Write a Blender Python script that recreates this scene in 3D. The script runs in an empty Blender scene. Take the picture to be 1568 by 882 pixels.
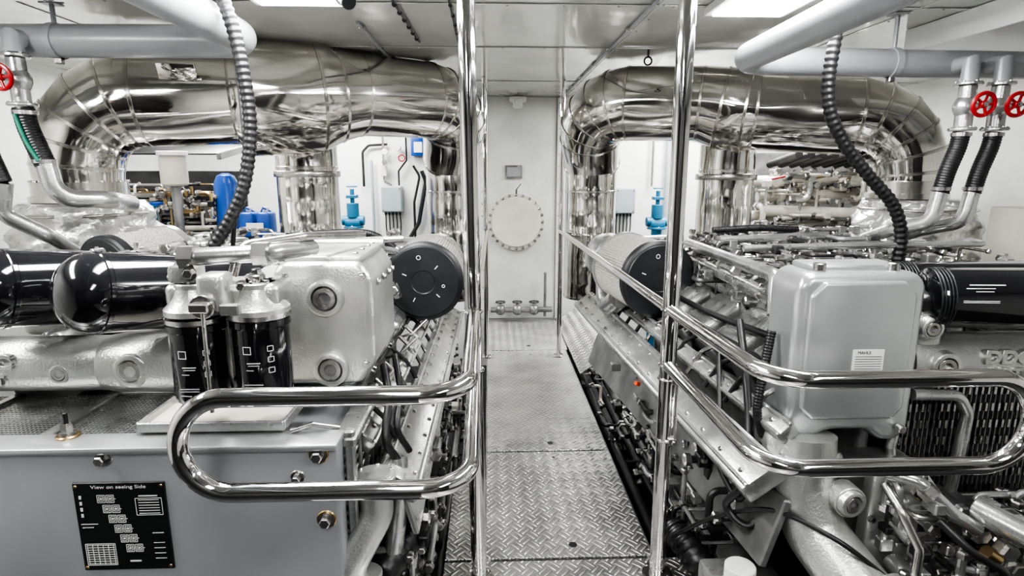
import bpy, bmesh, math, random
from mathutils import Vector as V, Matrix, Euler
C = bpy.context
PI = math.pi

# ------------------------------------------------------------------ materials
def newmat(name):
    m = bpy.data.materials.new(name); m.use_nodes = True
    nt = m.node_tree
    return m, nt, nt.nodes['Principled BSDF']

def mat(name, col, metal=0.0, rough=0.5, bump=0.0, bscale=60, var=0.12, vscale=6, coat=0.0,
        rvar=0.1, bump2=0.0, b2scale=5, stretch=(1,1,1)):
    m, nt, b = newmat(name)
    N, L = nt.nodes, nt.links
    tc = N.new('ShaderNodeTexCoord'); mp = N.new('ShaderNodeMapping')
    mp.inputs['Scale'].default_value = stretch
    L.new(tc.outputs['Object'], mp.inputs['Vector'])
    nz = N.new('ShaderNodeTexNoise'); nz.inputs['Scale'].default_value = vscale
    nz.inputs['Detail'].default_value = 6
    L.new(mp.outputs[0], nz.inputs['Vector'])
    mx = N.new('ShaderNodeMix'); mx.data_type = 'RGBA'
    c = V(col)
    mx.inputs[6].default_value = (*[max(0, x*(1-var)) for x in c], 1)
    mx.inputs[7].default_value = (*[min(1, x*(1+var)) for x in c], 1)
    rp = N.new('ShaderNodeMapRange'); rp.inputs[1].default_value = .35; rp.inputs[2].default_value = .65
    L.new(nz.outputs['Fac'], rp.inputs[0]); L.new(rp.outputs[0], mx.inputs[0])
    L.new(mx.outputs[2], b.inputs['Base Color'])
    r2 = N.new('ShaderNodeMapRange'); r2.inputs[1].default_value = .3; r2.inputs[2].default_value = .7
    r2.inputs[3].default_value = rough*(1-rvar); r2.inputs[4].default_value = min(1, rough*(1+rvar))
    L.new(nz.outputs['Fac'], r2.inputs[0]); L.new(r2.outputs[0], b.inputs['Roughness'])
    b.inputs['Metallic'].default_value = metal
    b.inputs['Coat Weight'].default_value = coat
    prev = None
    for st, sc in ((bump, bscale), (bump2, b2scale)):
        if st > 0:
            n2 = N.new('ShaderNodeTexNoise'); n2.inputs['Scale'].default_value = sc
            n2.inputs['Detail'].default_value = 3 if sc > 6 else 1
            L.new(mp.outputs[0], n2.inputs['Vector'])
            bp = N.new('ShaderNodeBump'); bp.inputs['Strength'].default_value = st
            bp.inputs['Distance'].default_value = .35/sc
            L.new(n2.outputs['Fac'], bp.inputs['Height'])
            if prev: L.new(prev.outputs[0], bp.inputs['Normal'])
            prev = bp
    if prev: L.new(prev.outputs[0], b.inputs['Normal'])
    return m

M = {}
M['silver'] = mat('silver_engine_paint', (.47,.475,.47), .84, .27, bump=.15, bscale=90, var=.22)
M['cast'] = mat('cast_silver_paint', (.50,.505,.49), .8, .32, bump=.55, bscale=130, var=.15)
M['dull'] = mat('dull_silver_paint', (.24,.24,.24), .7, .40, bump=.2, bscale=60, var=.35)
M['sep'] = mat('satin_grey_paint', (.46,.475,.48), .7, .31, bump=.05, bscale=200, var=.04)
M['boxp'] = mat('grey_sheet_paint', (.27,.28,.29), .3, .33, bump=.05, bscale=120, var=.07, vscale=3)
M['chrome'] = mat('polished_stainless', (.78,.77,.76), 1, .06, var=.03, bump=.02, bscale=8)
M['duct'] = mat('stainless_cladding', (.70,.685,.65), 1, .10, var=.09, bump=.02, bscale=60, bump2=.24, b2scale=2.6, rvar=.5, stretch=(.6,.6,1.7))
M['ductseam'] = mat('stainless_seam', (.60,.58,.55), 1, .2, var=.05)
M['steel'] = mat('brushed_steel', (.46,.455,.44), 1, .27, var=.15, bump=.1, bscale=100)
M['darksteel'] = mat('dark_steel', (.06,.06,.06), .7, .45, var=.3)
M['pipe'] = mat('grey_painted_pipe', (.33,.34,.355), .12, .32, var=.05)
M['blackg'] = mat('gloss_black_paint', (.008,.008,.010), 0, .10, var=.2, coat=.5)
M['blackp'] = mat('matte_black_plastic', (.012,.013,.015), 0, .45, var=.2, bump=.15, bscale=200)
M['rubber'] = mat('black_rubber', (.012,.012,.013), 0, .4, var=.3, bump=.2, bscale=120)
M['dark'] = mat('bilge_dark', (.025,.025,.027), .2, .5, var=.5, bump=.3, bscale=12)
M['wall'] = mat('white_bulkhead_paint', (.70,.705,.69), 0, .3, var=.05, vscale=2)
M['wallc'] = mat('offwhite_bulkhead_paint', (.60,.605,.58), 0, .33, var=.10, vscale=3, bump=.15, bscale=20)
M['ceil'] = mat('glossy_ceiling_panel', (.68,.68,.66), .4, .14, var=.04, vscale=2, bump=.08, bscale=3)
M['cream'] = mat('cream_paint', (.60,.575,.51), 0, .38, var=.06)
M['beige'] = mat('lagged_pipe_paint', (.52,.50,.45), .2, .4, var=.18)
M['red'] = mat('red_paint', (.33,.01,.015), 0, .3)
M['blue'] = mat('blue_paint', (.008,.06,.28), 0, .3)
M['bluev'] = mat('teal_blue_paint', (.02,.15,.27), 0, .35)
M['green'] = mat('green_stripe', (.01,.14,.09), 0, .5)
M['orange'] = mat('orange_plastic', (.8,.10,.02), 0, .4)
M['brass'] = mat('brass', (.42,.31,.17), 1, .3)
M['white'] = mat('white_print', (.65,.65,.65), 0, .5, var=.02)
M['greyp'] = mat('grey_box_plastic', (.30,.34,.36), 0, .4, var=.04)
M['foil'] = mat('aluminium_foil_blanket', (.70,.70,.69), .85, .33, bump=.5, bscale=30, bump2=.8, b2scale=9, var=.1)
M['media'] = mat('pleated_filter_media', (.42,.41,.38), .2, .6, bump=1, bscale=160, var=.35, vscale=120)
M['plate'] = mat('black_label_plate', (.018,.02,.02), .3, .3, var=.1)

def tread():
    m, nt, b = newmat('aluminium_tread_plate'); N, L = nt.nodes, nt.links
    tc = N.new('ShaderNodeTexCoord'); mp = N.new('ShaderNodeMapping')
    mp.inputs['Rotation'].default_value = (0,0,PI/4); mp.inputs['Scale'].default_value = (21,21,21)
    L.new(tc.outputs['Object'], mp.inputs[0])
    sp = N.new('ShaderNodeSeparateXYZ'); L.new(mp.outputs[0], sp.inputs[0])
    def mth(op, a, bb=None):
        n = N.new('ShaderNodeMath'); n.operation = op
        for i, x in enumerate((a, bb)):
            if x is None: continue
            if isinstance(x, (int, float)): n.inputs[i].default_value = x
            else: L.new(x, n.inputs[i])
        return n.outputs[0]
    x, y = sp.outputs[0], sp.outputs[1]
    par = mth('FLOORED_MODULO', mth('ADD', mth('FLOOR', x), mth('FLOOR', y)), 2)
    lx, ly = mth('FRACT', x), mth('FRACT', y)
    ip = mth('SUBTRACT', 1, par)
    a = mth('ADD', mth('MULTIPLY', lx, ip), mth('MULTIPLY', ly, par))
    c = mth('ADD', mth('MULTIPLY', ly, ip), mth('MULTIPLY', lx, par))
    bars = mth('MAXIMUM', mth('SINE', mth('SUBTRACT', mth('MULTIPLY', c, 4*PI), PI/2)), 0)
    win = mth('POWER', mth('MAXIMUM', mth('SINE', mth('MULTIPLY', a, PI)), 0), .5)
    h = mth('MULTIPLY', bars, win)
    bp = N.new('ShaderNodeBump'); bp.inputs['Strength'].default_value = 1.0; bp.inputs['Distance'].default_value = .009
    L.new(h, bp.inputs['Height']); L.new(bp.outputs[0], b.inputs['Normal'])
    nz = N.new('ShaderNodeTexNoise'); nz.inputs['Scale'].default_value = 4; nz.inputs['Detail'].default_value = 8
    L.new(tc.outputs['Object'], nz.inputs['Vector'])
    f = mth('ADD', mth('MULTIPLY', h, .7), mth('MULTIPLY', mth('SUBTRACT', nz.outputs['Fac'], .3), 1.1))
    mx = N.new('ShaderNodeMix'); mx.data_type = 'RGBA'; mx.clamp_factor = True
    mx.inputs[6].default_value = (.27,.27,.265,1); mx.inputs[7].default_value = (.90,.895,.88,1)
    L.new(f, mx.inputs[0]); L.new(mx.outputs[2], b.inputs['Base Color'])
    b.inputs['Metallic'].default_value = .85; b.inputs['Roughness'].default_value = .30
    return m
M['tread'] = tread()
def emis(name, col, s):
    m, nt, b = newmat(name)
    b.inputs['Base Color'].default_value = (.9,.9,.9,1)
    b.inputs['Emission Color'].default_value = (*col,1); b.inputs['Emission Strength'].default_value = s
    return m
M['lamp'] = emis('fluorescent_diffuser', (1,.995,.98), 12)

# ------------------------------------------------------------------ builder
def frame(d):
    d = V(d).normalized()
    up = V((0,0,1)) if abs(d.z) < .9 else V((0,1,0))
    x = up.cross(d).normalized(); y = d.cross(x)
    return x, y, d

def arcpath(pts, r, seg=7):
    pts = [V(p) for p in pts]; out = [pts[0]]
    for i in range(1, len(pts)-1):
        p = pts[i]; u = pts[i-1]-p; w = pts[i+1]-p
        lu, lw = u.length, w.length
        u.normalize(); w.normalize()
        ph = u.angle(w)
        if ph > PI-.05 or ph < .02: out.append(p); continue
        Lc = min(r/math.tan(ph/2), lu*(.97 if i == 1 else .49), lw*(.97 if i == len(pts)-2 else .49))
        rr = Lc*math.tan(ph/2)
        c = p+(u+w).normalized()*(rr/math.sin(ph/2))
        a = (p+u*Lc)-c; bb = (p+w*Lc)-c
        al = a.angle(bb)
        for k in range(seg+1):
            t = k/seg
            out.append(c+(a*math.sin((1-t)*al)+bb*math.sin(t*al))/math.sin(al))
    out.append(pts[-1]); return out

def smooth(pts, seg=8):
    P = [V(p) for p in pts]; P = [P[0]*2-P[1]]+P+[P[-1]*2-P[-2]]; out = []
    for i in range(1, len(P)-2):
        a, b, c, d = P[i-1:i+3]
        for k in range(seg):
            t = k/seg
            out.append(.5*((2*b)+(c-a)*t+(2*a-5*b+4*c-d)*t*t+(3*b-a-3*c+d)*t**3))
    out.append(P[-2]); return out

class B:
    def __init__(s, name, parent=None, ang=35):
        s.name, s.parent, s.ang = name, parent, ang
        s.v, s.f, s.m, s.mats = [], [], [], []
    def mi(s, k):
        if k not in s.mats: s.mats.append(k)
        return s.mats.index(k)
    def add(s, vs, fs, k):
        o = len(s.v); i = s.mi(k)
        s.v += [tuple(v) for v in vs]
        for f in fs: s.f.append([o+a for a in f]); s.m.append(i)
    def box(s, c, size, k, rot=None, bev=.004, seg=1, taper=None):
        bm = bmesh.new(); bmesh.ops.create_cube(bm, size=1)
        for v in bm.verts:
            if taper and v.co.z > 0: v.co.x *= taper[0]; v.co.y *= taper[1]
            v.co = V((v.co.x*size[0], v.co.y*size[1], v.co.z*size[2]))
        bev = min(bev, min(size)*.45)
        if bev > 0:
            bmesh.ops.bevel(bm, geom=bm.edges[:], offset=bev, segments=seg, profile=.5, affect='EDGES')
        R = rot if isinstance(rot, Matrix) else Euler(rot or (0,0,0)).to_matrix()
        c = V(c); bm.verts.index_update()
        s.add([R@v.co+c for v in bm.verts], [[v.index for v in f.verts] for f in bm.faces], k)
        bm.free()
    def prism(s, poly, d, k, bev=.01, seg=2):
        bm = bmesh.new(); d = V(d)
        a = [bm.verts.new(V(p)) for p in poly]; b = [bm.verts.new(V(p)+d) for p in poly]
        n = len(poly)
        bm.faces.new(a); bm.faces.new(b[::-1])
        for i in range(n): bm.faces.new((a[i], b[i], b[(i+1)%n], a[(i+1)%n]))
        bmesh.ops.recalc_face_normals(bm, faces=bm.faces[:])
        if bev: bmesh.ops.bevel(bm, geom=bm.edges[:], offset=bev, segments=seg, profile=.5, affect='EDGES')
        bm.verts.index_update()
        s.add([v.co for v in bm.verts], [[v.index for v in f.verts] for f in bm.faces], k); bm.free()
    def lathe(s, p, d, prof, k, n=32, cap=True, squash=None):
        p = V(p); x, y, z = frame(d); vs = []; fs = []
        for (t, r) in prof:
            for i in range(n):
                a = 2*PI*i/n
                vs.append(p+z*t+x*(r*math.cos(a))+y*(r*math.sin(a)))
        for j in range(len(prof)-1):
            for i in range(n):
                i2 = (i+1)%n
                fs.append((j*n+i, j*n+i2, (j+1)*n+i2, (j+1)*n+i))
        if cap:
            fs.append(list(range(n))[::-1]); fs.append([(len(prof)-1)*n+i for i in range(n)])
        s.add(vs, fs, k)
    def cyl(s, p0, p1, r, k, n=24, bev=.003):
        p0, p1 = V(p0), V(p1); L = (p1-p0).length; bev = min(bev, r*.4, L*.4)
        s.lathe(p0, p1-p0, [(0, r-bev), (bev, r), (L-bev, r), (L, r-bev)], k, n)
    def tube(s, pts, r, k, n=14, fil=0, seg=7, cap=True):
        if fil: pts = arcpath(pts, fil, seg)
        pts = [V(p) for p in pts]; q = [pts[0]]
        rs = r if isinstance(r, (list, tuple)) else None
        if rs is None:
            for p in pts[1:]:
                if (p-q[-1]).length > 1e-5: q.append(p)
            pts = q; rs = [r]*len(pts)
        vs = []; x = None
        for i, p in enumerate(pts):
            a = pts[max(0, i-1)]; b = pts[min(len(pts)-1, i+1)]
            t = (b-a).normalized()
            if x is None: x, y, _ = frame(t)
            else:
                x = (x-t*x.dot(t)).normalized(); y = t.cross(x)
            for j in range(n):
                an = 2*PI*j/n
                vs.append(p+(x*math.cos(an)+y*math.sin(an))*rs[i])
        fs = []
        for i in range(len(pts)-1):
            for j in range(n):
                j2 = (j+1)%n
                fs.append((i*n+j, i*n+j2, (i+1)*n+j2, (i+1)*n+j))
        if cap:
            fs.append(list(range(n))[::-1]); fs.append([(len(pts)-1)*n+j for j in range(n)])
        s.add(vs, fs, k)
    def hose(s, pts, r, k, ribs=.02, depth=.15, n=14):
        P = smooth(pts, 12)
        seglen = ribs/4; acc = [P[0]]; carry = 0
        for i in range(len(P)-1):
            a, b = P[i], P[i+1]; l = (b-a).length
            if l < 1e-6: continue
            t = seglen-carry
            while t < l: acc.append(a.lerp(b, t/l)); t += seglen
            carry = l-(t-seglen)
        rs = [r*(1+depth*(1 if (i//2)%2 else 0)) for i in range(len(acc))]
        s.tube(acc, rs, k, n)
    def sphere(s, c, r, k, sc=(1,1,1), n=20):
        prof = [(-math.cos(PI*i/12), max(.001, math.sin(PI*i/12))) for i in range(13)]
        o = len(s.v); s.lathe((0,0,0), (0,0,1), prof, k, n)
        c = V(c)
        for i in range(o, len(s.v)):
            v = s.v[i]; s.v[i] = (v[0]*r*sc[0]+c.x, v[1]*r*sc[1]+c.y, v[2]*r*sc[2]+c.z)
    def torus(s, c, d, R, r, k, n=36, m=8):
        x, y, z = frame(d); c = V(c)
        vs = []; fs = []
        for i in range(n):
            a = 2*PI*i/n; e = x*math.cos(a)+y*math.sin(a)
            for j in range(m):
                b = 2*PI*j/m; vs.append(c+e*(R+r*math.cos(b))+z*(r*math.sin(b)))
        for i in range(n):
            for j in range(m):
                fs.append((i*m+j, ((i+1)%n)*m+j, ((i+1)%n)*m+(j+1)%m, i*m+(j+1)%m))
        s.add(vs, fs, k)
    def bolt(s, p, d, r=.01, k='steel', h=None, washer=True):
        p = V(p); d = V(d).normalized(); h = h or r*.9
        if washer: s.lathe(p, d, [(0, r*1.35), (r*.2, r*1.35)], k, 16)
        s.lathe(p+d*(r*.2 if washer else 0), d, [(0, r), (h*.85, r), (h, r*.82)], k, 6)
    def flange(s, c, d, r, th, k, nb=6, hole=None, bk='steel', br=None):
        c = V(c); x, y, z = frame(d)
        s.cyl(c, c+z*th, r, k, 32)
        br = br or r*.1
        for i in range(nb):
            a = 2*PI*(i+.5)/nb
            s.bolt(c+z*th+(x*math.cos(a)+y*math.sin(a))*(r-br*1.7), z, br, bk, washer=False)
    def plug(s, c, d, r, k='silver'):
        """cast boss with a recessed hexagon screw plug"""
        c = V(c); z = V(d).normalized()
        s.lathe(c-z*r*.3, z, [(0,r*1.12),(r*.3,r*1.05),(r*.6, r), (r*.66, r*.9), (r*.66, r*.72), (r*.5, r*.68)], k, 36, cap=False)
        s.lathe(c+z*r*.15, z, [(0, r*.68),(r*.1,r*.66),(r*.22,r*.6), (r*.22, r*.36)], 'steel', 36, cap=False)
        s.lathe(c+z*r*.15, z, [(r*.22, r*.40), (-r*.1, r*.36)], 'steel', 6, cap=False)
        s.lathe(c+z*r*.06, z, [(0, r*.40), (0.0005, r*.40)], 'dull', 6)
    def done(s):
        me = bpy.data.meshes.new(s.name); me.from_pydata(s.v, [], s.f)
        for k in s.mats: me.materials.append(M[k])
        me.polygons.foreach_set('material_index', s.m)
        bm = bmesh.new(); bm.from_mesh(me); bmesh.ops.recalc_face_normals(bm, faces=bm.faces[:]); bm.to_mesh(me); bm.free()
        me.polygons.foreach_set('use_smooth', [True]*len(me.polygons))
        me.set_sharp_from_angle(angle=math.radians(s.ang)); me.update()
        o = bpy.data.objects.new(s.name, me); C.collection.objects.link(o)
        if s.parent: o.parent = s.parent
        return o

def empty(name):
    e = bpy.data.objects.new(name, None); C.collection.objects.link(e); e.empty_display_size = .1; return e
def text(name, body, loc, rot, size, k, parent, ext=.001, sx=1):
    cu = bpy.data.curves.new(name, 'FONT'); cu.body = body; cu.size = size; cu.extrude = ext
    cu.align_x = 'CENTER'; cu.align_y = 'CENTER'; cu.materials.append(M[k])
    if ext > .002: cu.offset = .002; cu.bevel_depth = .0015
    o = bpy.data.objects.new(name, cu); C.collection.objects.link(o)
    o.location = loc; o.rotation_euler = rot; o.scale = (sx,1,1); o.parent = parent
    return o

def clutter(b, lo, hi, n, seed, mats=('silver','silver','dull','rubber','steel'), rmin=.006, rmax=.016, L=.18):
    R = random.Random(seed); lo = V(lo); hi = V(hi)
    def clampv(p): return V([min(max(p[i], lo[i]), hi[i]) for i in range(3)])
    for _ in range(n):
        k = R.choice(mats); r = R.uniform(rmin, rmax)
        p = V([R.uniform(lo[i], hi[i]) for i in range(3)]); pts = [p]
        ax = R.choice([0,1,1,2])
        for _s in range(R.choice([1,2,3])):
            d = V((0,0,0)); d[ax] = R.choice([-1,1])*R.uniform(.4,1)*L
            q = clampv(pts[-1]+d)
            if (q-pts[-1]).length > r*3: pts.append(q)
            ax = R.choice([a for a in (0,1,2) if a != ax])
        if len(pts) < 2: continue
        b.tube(pts, r, k, 10, fil=r*2.5, seg=4)
        for e, f in ((pts[0], pts[1]), (pts[-1], pts[-2])):
            d = (e-f).normalized(); b.lathe(e-d*r, d, [(0, r*1.6), (r*1.4, r*1.6), (r*1.8, r*1.2)], 'steel', 6)
        if R.random() < .5:
            c = pts[0]; sz = R.uniform(.02, .05)
            b.box(c, (sz, sz*R.uniform(.8,1.8), sz), R.choice(mats), bev=.004)
        if R.random() < .4:
            b.bolt(pts[-1]+V((.02,0,.01)), R.choice([(0,-1,0),(0,0,1)]), R.uniform(.006,.012))

# ------------------------------------------------------------------ room shell
XL, XR, YB, YF, ZC, ZF = -3.0, 3.5, 5.9, -1.6, 2.2, -.5
def slab(name, c, size, k):
    b = B(name); b.box(c, size, k, bev=0); return b.done()
slab('floor', ((XL+XR)/2, (YB+YF)/2, ZF-.05), (XR-XL+.2, YB-YF+.2, .1), 'dark')
slab('ceiling', ((XL+XR)/2, (YB+YF)/2, ZC+.05), (XR-XL+.2, YB-YF+.2, .1), 'ceil')
slab('wall_left', (XL-.05, (YB+YF)/2, (ZC+ZF)/2), (.1, YB-YF+.2, ZC-ZF), 'wallc')
slab('wall_right', (XR+.05, (YB+YF)/2, (ZC+ZF)/2), (.1, YB-YF+.2, ZC-ZF), 'wallc')
slab('wall_back', ((XL+XR)/2, YB+.05, (ZC+ZF)/2), (XR-XL, .1, ZC-ZF), 'wall')
slab('wall_front', ((XL+XR)/2, YF-.05, (ZC+ZF)/2), (XR-XL, .1, ZC-ZF), 'darksteel')
b = B('trim_1')   # ceiling joint strips with rivets
for x in (-2.0,-.12,.75,1.9):
    b.box((x,(YB+YF)/2,ZC-.002), (.035,YB-YF-.02,.004), 'ceil', bev=.001)
    for i in range(30): b.lathe((x,YF+.2+i*.24,ZC-.004), (0,0,-1), [(0,.006),(.002,.004)], 'steel', 8)
for y in (-.5,.9,2.7,3.6,4.9):
    b.box((.25,y,ZC-.004), (XR-XL-.02,.03,.004), 'ceil', bev=.001)
    for i in range(26): b.lathe((XL+.2+i*.24,y,ZC-.006), (0,0,-1), [(0,.006),(.002,.004)], 'steel', 8)
b.done()
b = B('trim_2')   # soffit
b.box((2.8,.8,2.14), (1.38,4.6,.116), 'wall', bev=.004); b.done()
b = B('trim_3')   # bulkhead stiffener frame round the central panel
b.box((-.075,5.88,1.1), (.04,.04,2.18), 'wallc'); b.box((.68,5.88,1.1), (.04,.04,2.18), 'wallc')
b.box((.30,5.89,1.1), (.70,.012,2.18), 'wallc', bev=.002)
for x in (-.075,.68):
    for i in range(18): b.lathe((x,5.86,.1+i*.12), (0,-1,0), [(0,.008),(.004,.005)], 'steel', 8)
b.done()

# hatch
b = B('inspection_hatch')
b.cyl((.26,5.883,1.0), (.26,5.860,1.0), .285, 'cream', 64); b.cyl((.26,5.861,1.0), (.26,5.84,1.0), .245, 'cream', 64)
for i in range(24):
    a = 2*PI*i/24; b.bolt((.26+.266*math.cos(a),5.86,1+.266*math.sin(a)), (0,-1,0), .011, 'steel')
b.tube([(.26,5.83,1.28),(.26,5.8,1.33),(.30,5.8,1.38)], .01, 'steel'); b.done()
b = B('wall_notice_plate'); b.box((.235,5.875,1.49), (.17,.01,.13), 'steel', bev=.002); b.box((.235,5.868,1.49), (.13,.006,.09), 'pipe', bev=.001); b.done()
b = B('alarm_sounder'); b.box((.27,5.80,2.16), (.16,.12,.05), 'wall', bev=.01, seg=2); b.cyl((.27,5.76,2.15), (.27,5.74,2.09), .045, 'wall'); b.done()
b = B('bulkhead_drain_valves')
b.tube([(.0,5.8,.12),(.62,5.8,.12)], .028, 'dull'); b.tube([(.55,5.8,.05),(.55,5.8,.5)], .014, 'dull')
for x in (.1,.27,.44):
    b.sphere((x,5.8,.12), .055, 'dull'); b.cyl((x,5.8,.12), (x,5.8,.2), .014, 'steel'); b.torus((x,5.8,.2), (0,0,1), .045, .008, 'darksteel', 20, 6)
b.done()

# ------------------------------------------------------------------ walkway
b = B('tread_plate_walkway')
for (x0,x1,y0,y1) in ((-.19,.76,-1.2,2.06),(-.03,.64,2.07,2.97),(-.03,.64,2.98,4.82),(-.06,.66,4.83,5.83),(-.19,-.034,2.07,2.72)):
    b.box(((x0+x1)/2,(y0+y1)/2,-.01), (x1-x0-.006,y1-y0-.006,.012), 'tread', bev=.002)
b.box((.305,2.3,-.035), (.62,6.9,.036), 'darksteel', bev=.002)
for x in (-.02,.63):
    b.box((x,3.9,-.05), (.03,3.7,.09), 'dull', bev=.003)
for y in (4.95,3.07,2.15,2.9,4.7,5.75):
    b.cyl((.33,y,-.006), (.33,y,-.0025), .017 if y in (3.07,2.15,4.95) else .008, 'blackp', 20, 0)
    if y in (2.9,4.7): 
        for x in (.02,.6): b.cyl((x,y,-.006),(x,y,-.002),.007,'steel',12,0)
b.prism([(.67,4.2,.0),(.67,5.8,.0),(.9,5.8,.16),(.9,4.2,.16)], (0,0,-.01), 'tread', bev=0)
for y in (2.4,3.6,4.8):
    b.box((.305,y,-.27), (.5,.06,.44), 'dark')
b.done()

# ------------------------------------------------------------------ rails
def post(name, x, y, r, xt):
    b = B(name); b.cyl((x,y,.0), (xt,y,ZC), r, 'chrome', 32, 0)
    b.flange((x,y,.0), (0,0,1), r*2.0, .008, 'steel', 4, br=.006); b.flange((xt,y,ZC), (0,0,-1), r*1.9, .008, 'steel', 4, br=.006)
    return b
bl = post('handrail', -.050, 1.96, .0285, -.072)
bl.cyl((-.035,4.65,0), (-.035,4.65,ZC), .02, 'chrome', 24, 0); bl.flange((-.035,4.65,0), (0,0,1), .045, .008, 'steel', 4)
bl.tube([(-.035,4.65,1.03),(-.055,1.97,1.03)], .019, 'chrome', 20)
bl.tube([(-.058,1.96,1.03),(-.050,1.22,1.02),(-.685,1.22,1.02),(-.685,1.22,.795),(-.050,1.22,.795),(-.058,1.96,.82)], .0215, 'chrome', 24, fil=.11, seg=12)
bl.torus((-.06,1.96,1.03), (0,0,1), .03, .006, 'chrome'); bl.torus((-.058,1.96,.82), (0,0,1), .03, .006, 'chrome')
bl.done()
br = post('handrail', .624, 1.96, .0285, .624)
br.cyl((.56,4.65,0), (.56,4.65,ZC), .02, 'chrome', 24, 0); br.flange((.56,4.65,0), (0,0,1), .045, .008, 'steel', 4)
br.tube([(.56,4.65,1.03),(.62,1.97,1.03)], .019, 'chrome', 20)
br.tube([(.62,1.96,1.03),(.66,1.28,1.02),(1.30,1.28,1.02),(1.30,1.28,.795),(.66,1.28,.795),(.62,1.96,.83)], .0215, 'chrome', 24, fil=.11, seg=12)
for z in (1.03,.83): br.torus((.624,1.96,z), (0,0,1), .03, .006, 'chrome')
for z in (.78,.55):
    br.box((.645,1.94,z), (.03,.03,.03), 'steel'); br.bolt((.645,1.92,z), (0,-1,0), .008); br.torus((.624,1.96,z), (0,0,1), .03, .005, 'steel')
br.tube([(.65,1.93,.78),(.652,1.93,.55)], .005, 'steel')
br.done()

# ------------------------------------------------------------------ exhaust ducts
def duct(name, sections):
    b = B(name, ang=50)
    for pts, rs in sections:
        pts = [V(p) for p in pts]
        if not isinstance(rs, list): rs = [rs]*len(pts)
        b.tube(pts, rs, 'duct', 64)
        for i, p in enumerate(pts):
            t = (pts[min(i+1,len(pts)-1)]-pts[max(0,i-1)]).normalized()
            b.lathe(p-t*.009, t, [(0,rs[i]+.0005),(.002,rs[i]+.004),(.016,rs[i]+.004),(.018,rs[i]+.0005)], 'ductseam', 64, cap=False)
    return b
def lerpr(n, a, c): return [a+(c-a)*i/(n-1) for i in range(n)]
# left
e1 = arcpath([(-2.2,3.3,1.43),(-2.2,3.3,1.865),(-1.42,3.50,1.90)], .36, 5)
e3 = arcpath([(-.80,3.80,1.955),(-.22,4.20,1.955),(-.29,4.46,1.56)], .27, 5)
pL = e1+[V((-1.40,3.51,1.90)),V((-1.03,3.68,1.93)),V((-.92,3.74,1.945))]+e3
rL = lerpr(len(e1)-1, .205, .25)+[.25]+[.325,.325,.275]+lerpr(len(e3)-1,.245,.215)+[.20]
db = duct('exhaust_duct', [
    (pL, rL),
    ([(-.29,4.46,1.60),(-.29,4.46,1.35),(-.29,4.46,.55)], .180),
    ([(-1.2,4.0,1.8),(-1.2,4.0,1.52),(-1.2,4.0,.6)], .195)])
db.cyl((-1.2,4,1.46), (-1.2,4,1.5), .21, 'steel', 48)
for i in range(12):
    a = 2*PI*i/12; db.bolt((-2.2+.215*math.cos(a),3.3+.215*math.sin(a),1.44), (0,0,1), .01)
db.box((-1.58,3.20,1.99), (.18,.02,.10), 'duct', rot=(.5,0,.2), bev=.004)
db.lathe((-2.2,3.3,1.34), (0,0,1), [(0,.235),(.03,.235),(.03,.22),(.10,.22)], 'ductseam', 48)
db.done()
# right
e2 = arcpath([(2.50,3.5,1.43),(2.50,3.5,1.80),(1.66,3.78,1.865)], .34, 5)
e4 = arcpath([(1.36,3.90,1.92),(.68,4.16,1.95),(.76,4.46,1.56)], .28, 5)
pR = e2+[V((1.62,3.80,1.87)),V((1.48,3.86,1.89))]+e4
rR = lerpr(len(e2),.195,.235)+[.255,.255]+[.235]+lerpr(len(e4)-2,.24,.215)+[.205]
db = duct('exhaust_duct', [
    (pR, rR),
    ([(.76,4.46,1.60),(.76,4.46,1.35),(.76,4.46,.55)], .19),
    ([(1.6,4.0,1.8),(1.6,4.0,1.50),(1.6,4.0,.6)], .18)])
db.cyl((1.6,4,1.44), (1.6,4,1.48), .2, 'steel', 48)
db.lathe((2.5,3.5,1.34), (0,0,1), [(0,.225),(.03,.225),(.03,.205),(.10,.205)], 'ductseam', 48)
db.done()

# insulation blankets under the duct elbows
def blanket(name, c, r, z0, z1, seed):
    b = B(name, ang=180); R = random.Random(seed); vs = []; fs = []; n = 64; m = 20
    ph = [R.uniform(0,6.28) for _ in range(8)]
    for j in range(m+1):
        z = z0+(z1-z0)*j/m
        for i in range(n):
            a = 2*PI*i/n
            rr = r*(1+.06*math.sin(5*a+ph[0]+j*.7)+.04*math.sin(9*a+ph[1]-j*.9)+.05*math.sin(j*1.3+ph[2])+.025*math.sin(17*a+j*2.1)) * (1-.22*(j/m)**4)
            vs.append((c[0]+rr*math.cos(a), c[1]+rr*math.sin(a), z))
    for j in range(m):
        for i in range(n):
            fs.append((j*n+i, j*n+(i+1)%n, (j+1)*n+(i+1)%n, (j+1)*n+i))
    fs.append(list(range(n))[::-1]); fs.append([m*n+i for i in range(n)])
    b.add(vs, fs, 'foil')
    b.torus((c[0],c[1],z0+(z1-z0)*.35), (0,0,1), r*1.06, .008, 'steel'); b.torus((c[0],c[1],z0+(z1-z0)*.9), (0,0,1), r*.9, .008, 'steel')
    b.done()
blanket('insulation_blanket', (-2.19,3.3), .36, .75, 1.335, 3)
blanket('insulation_blanket', (2.58,3.5), .34, .75, 1.335, 8)

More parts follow.
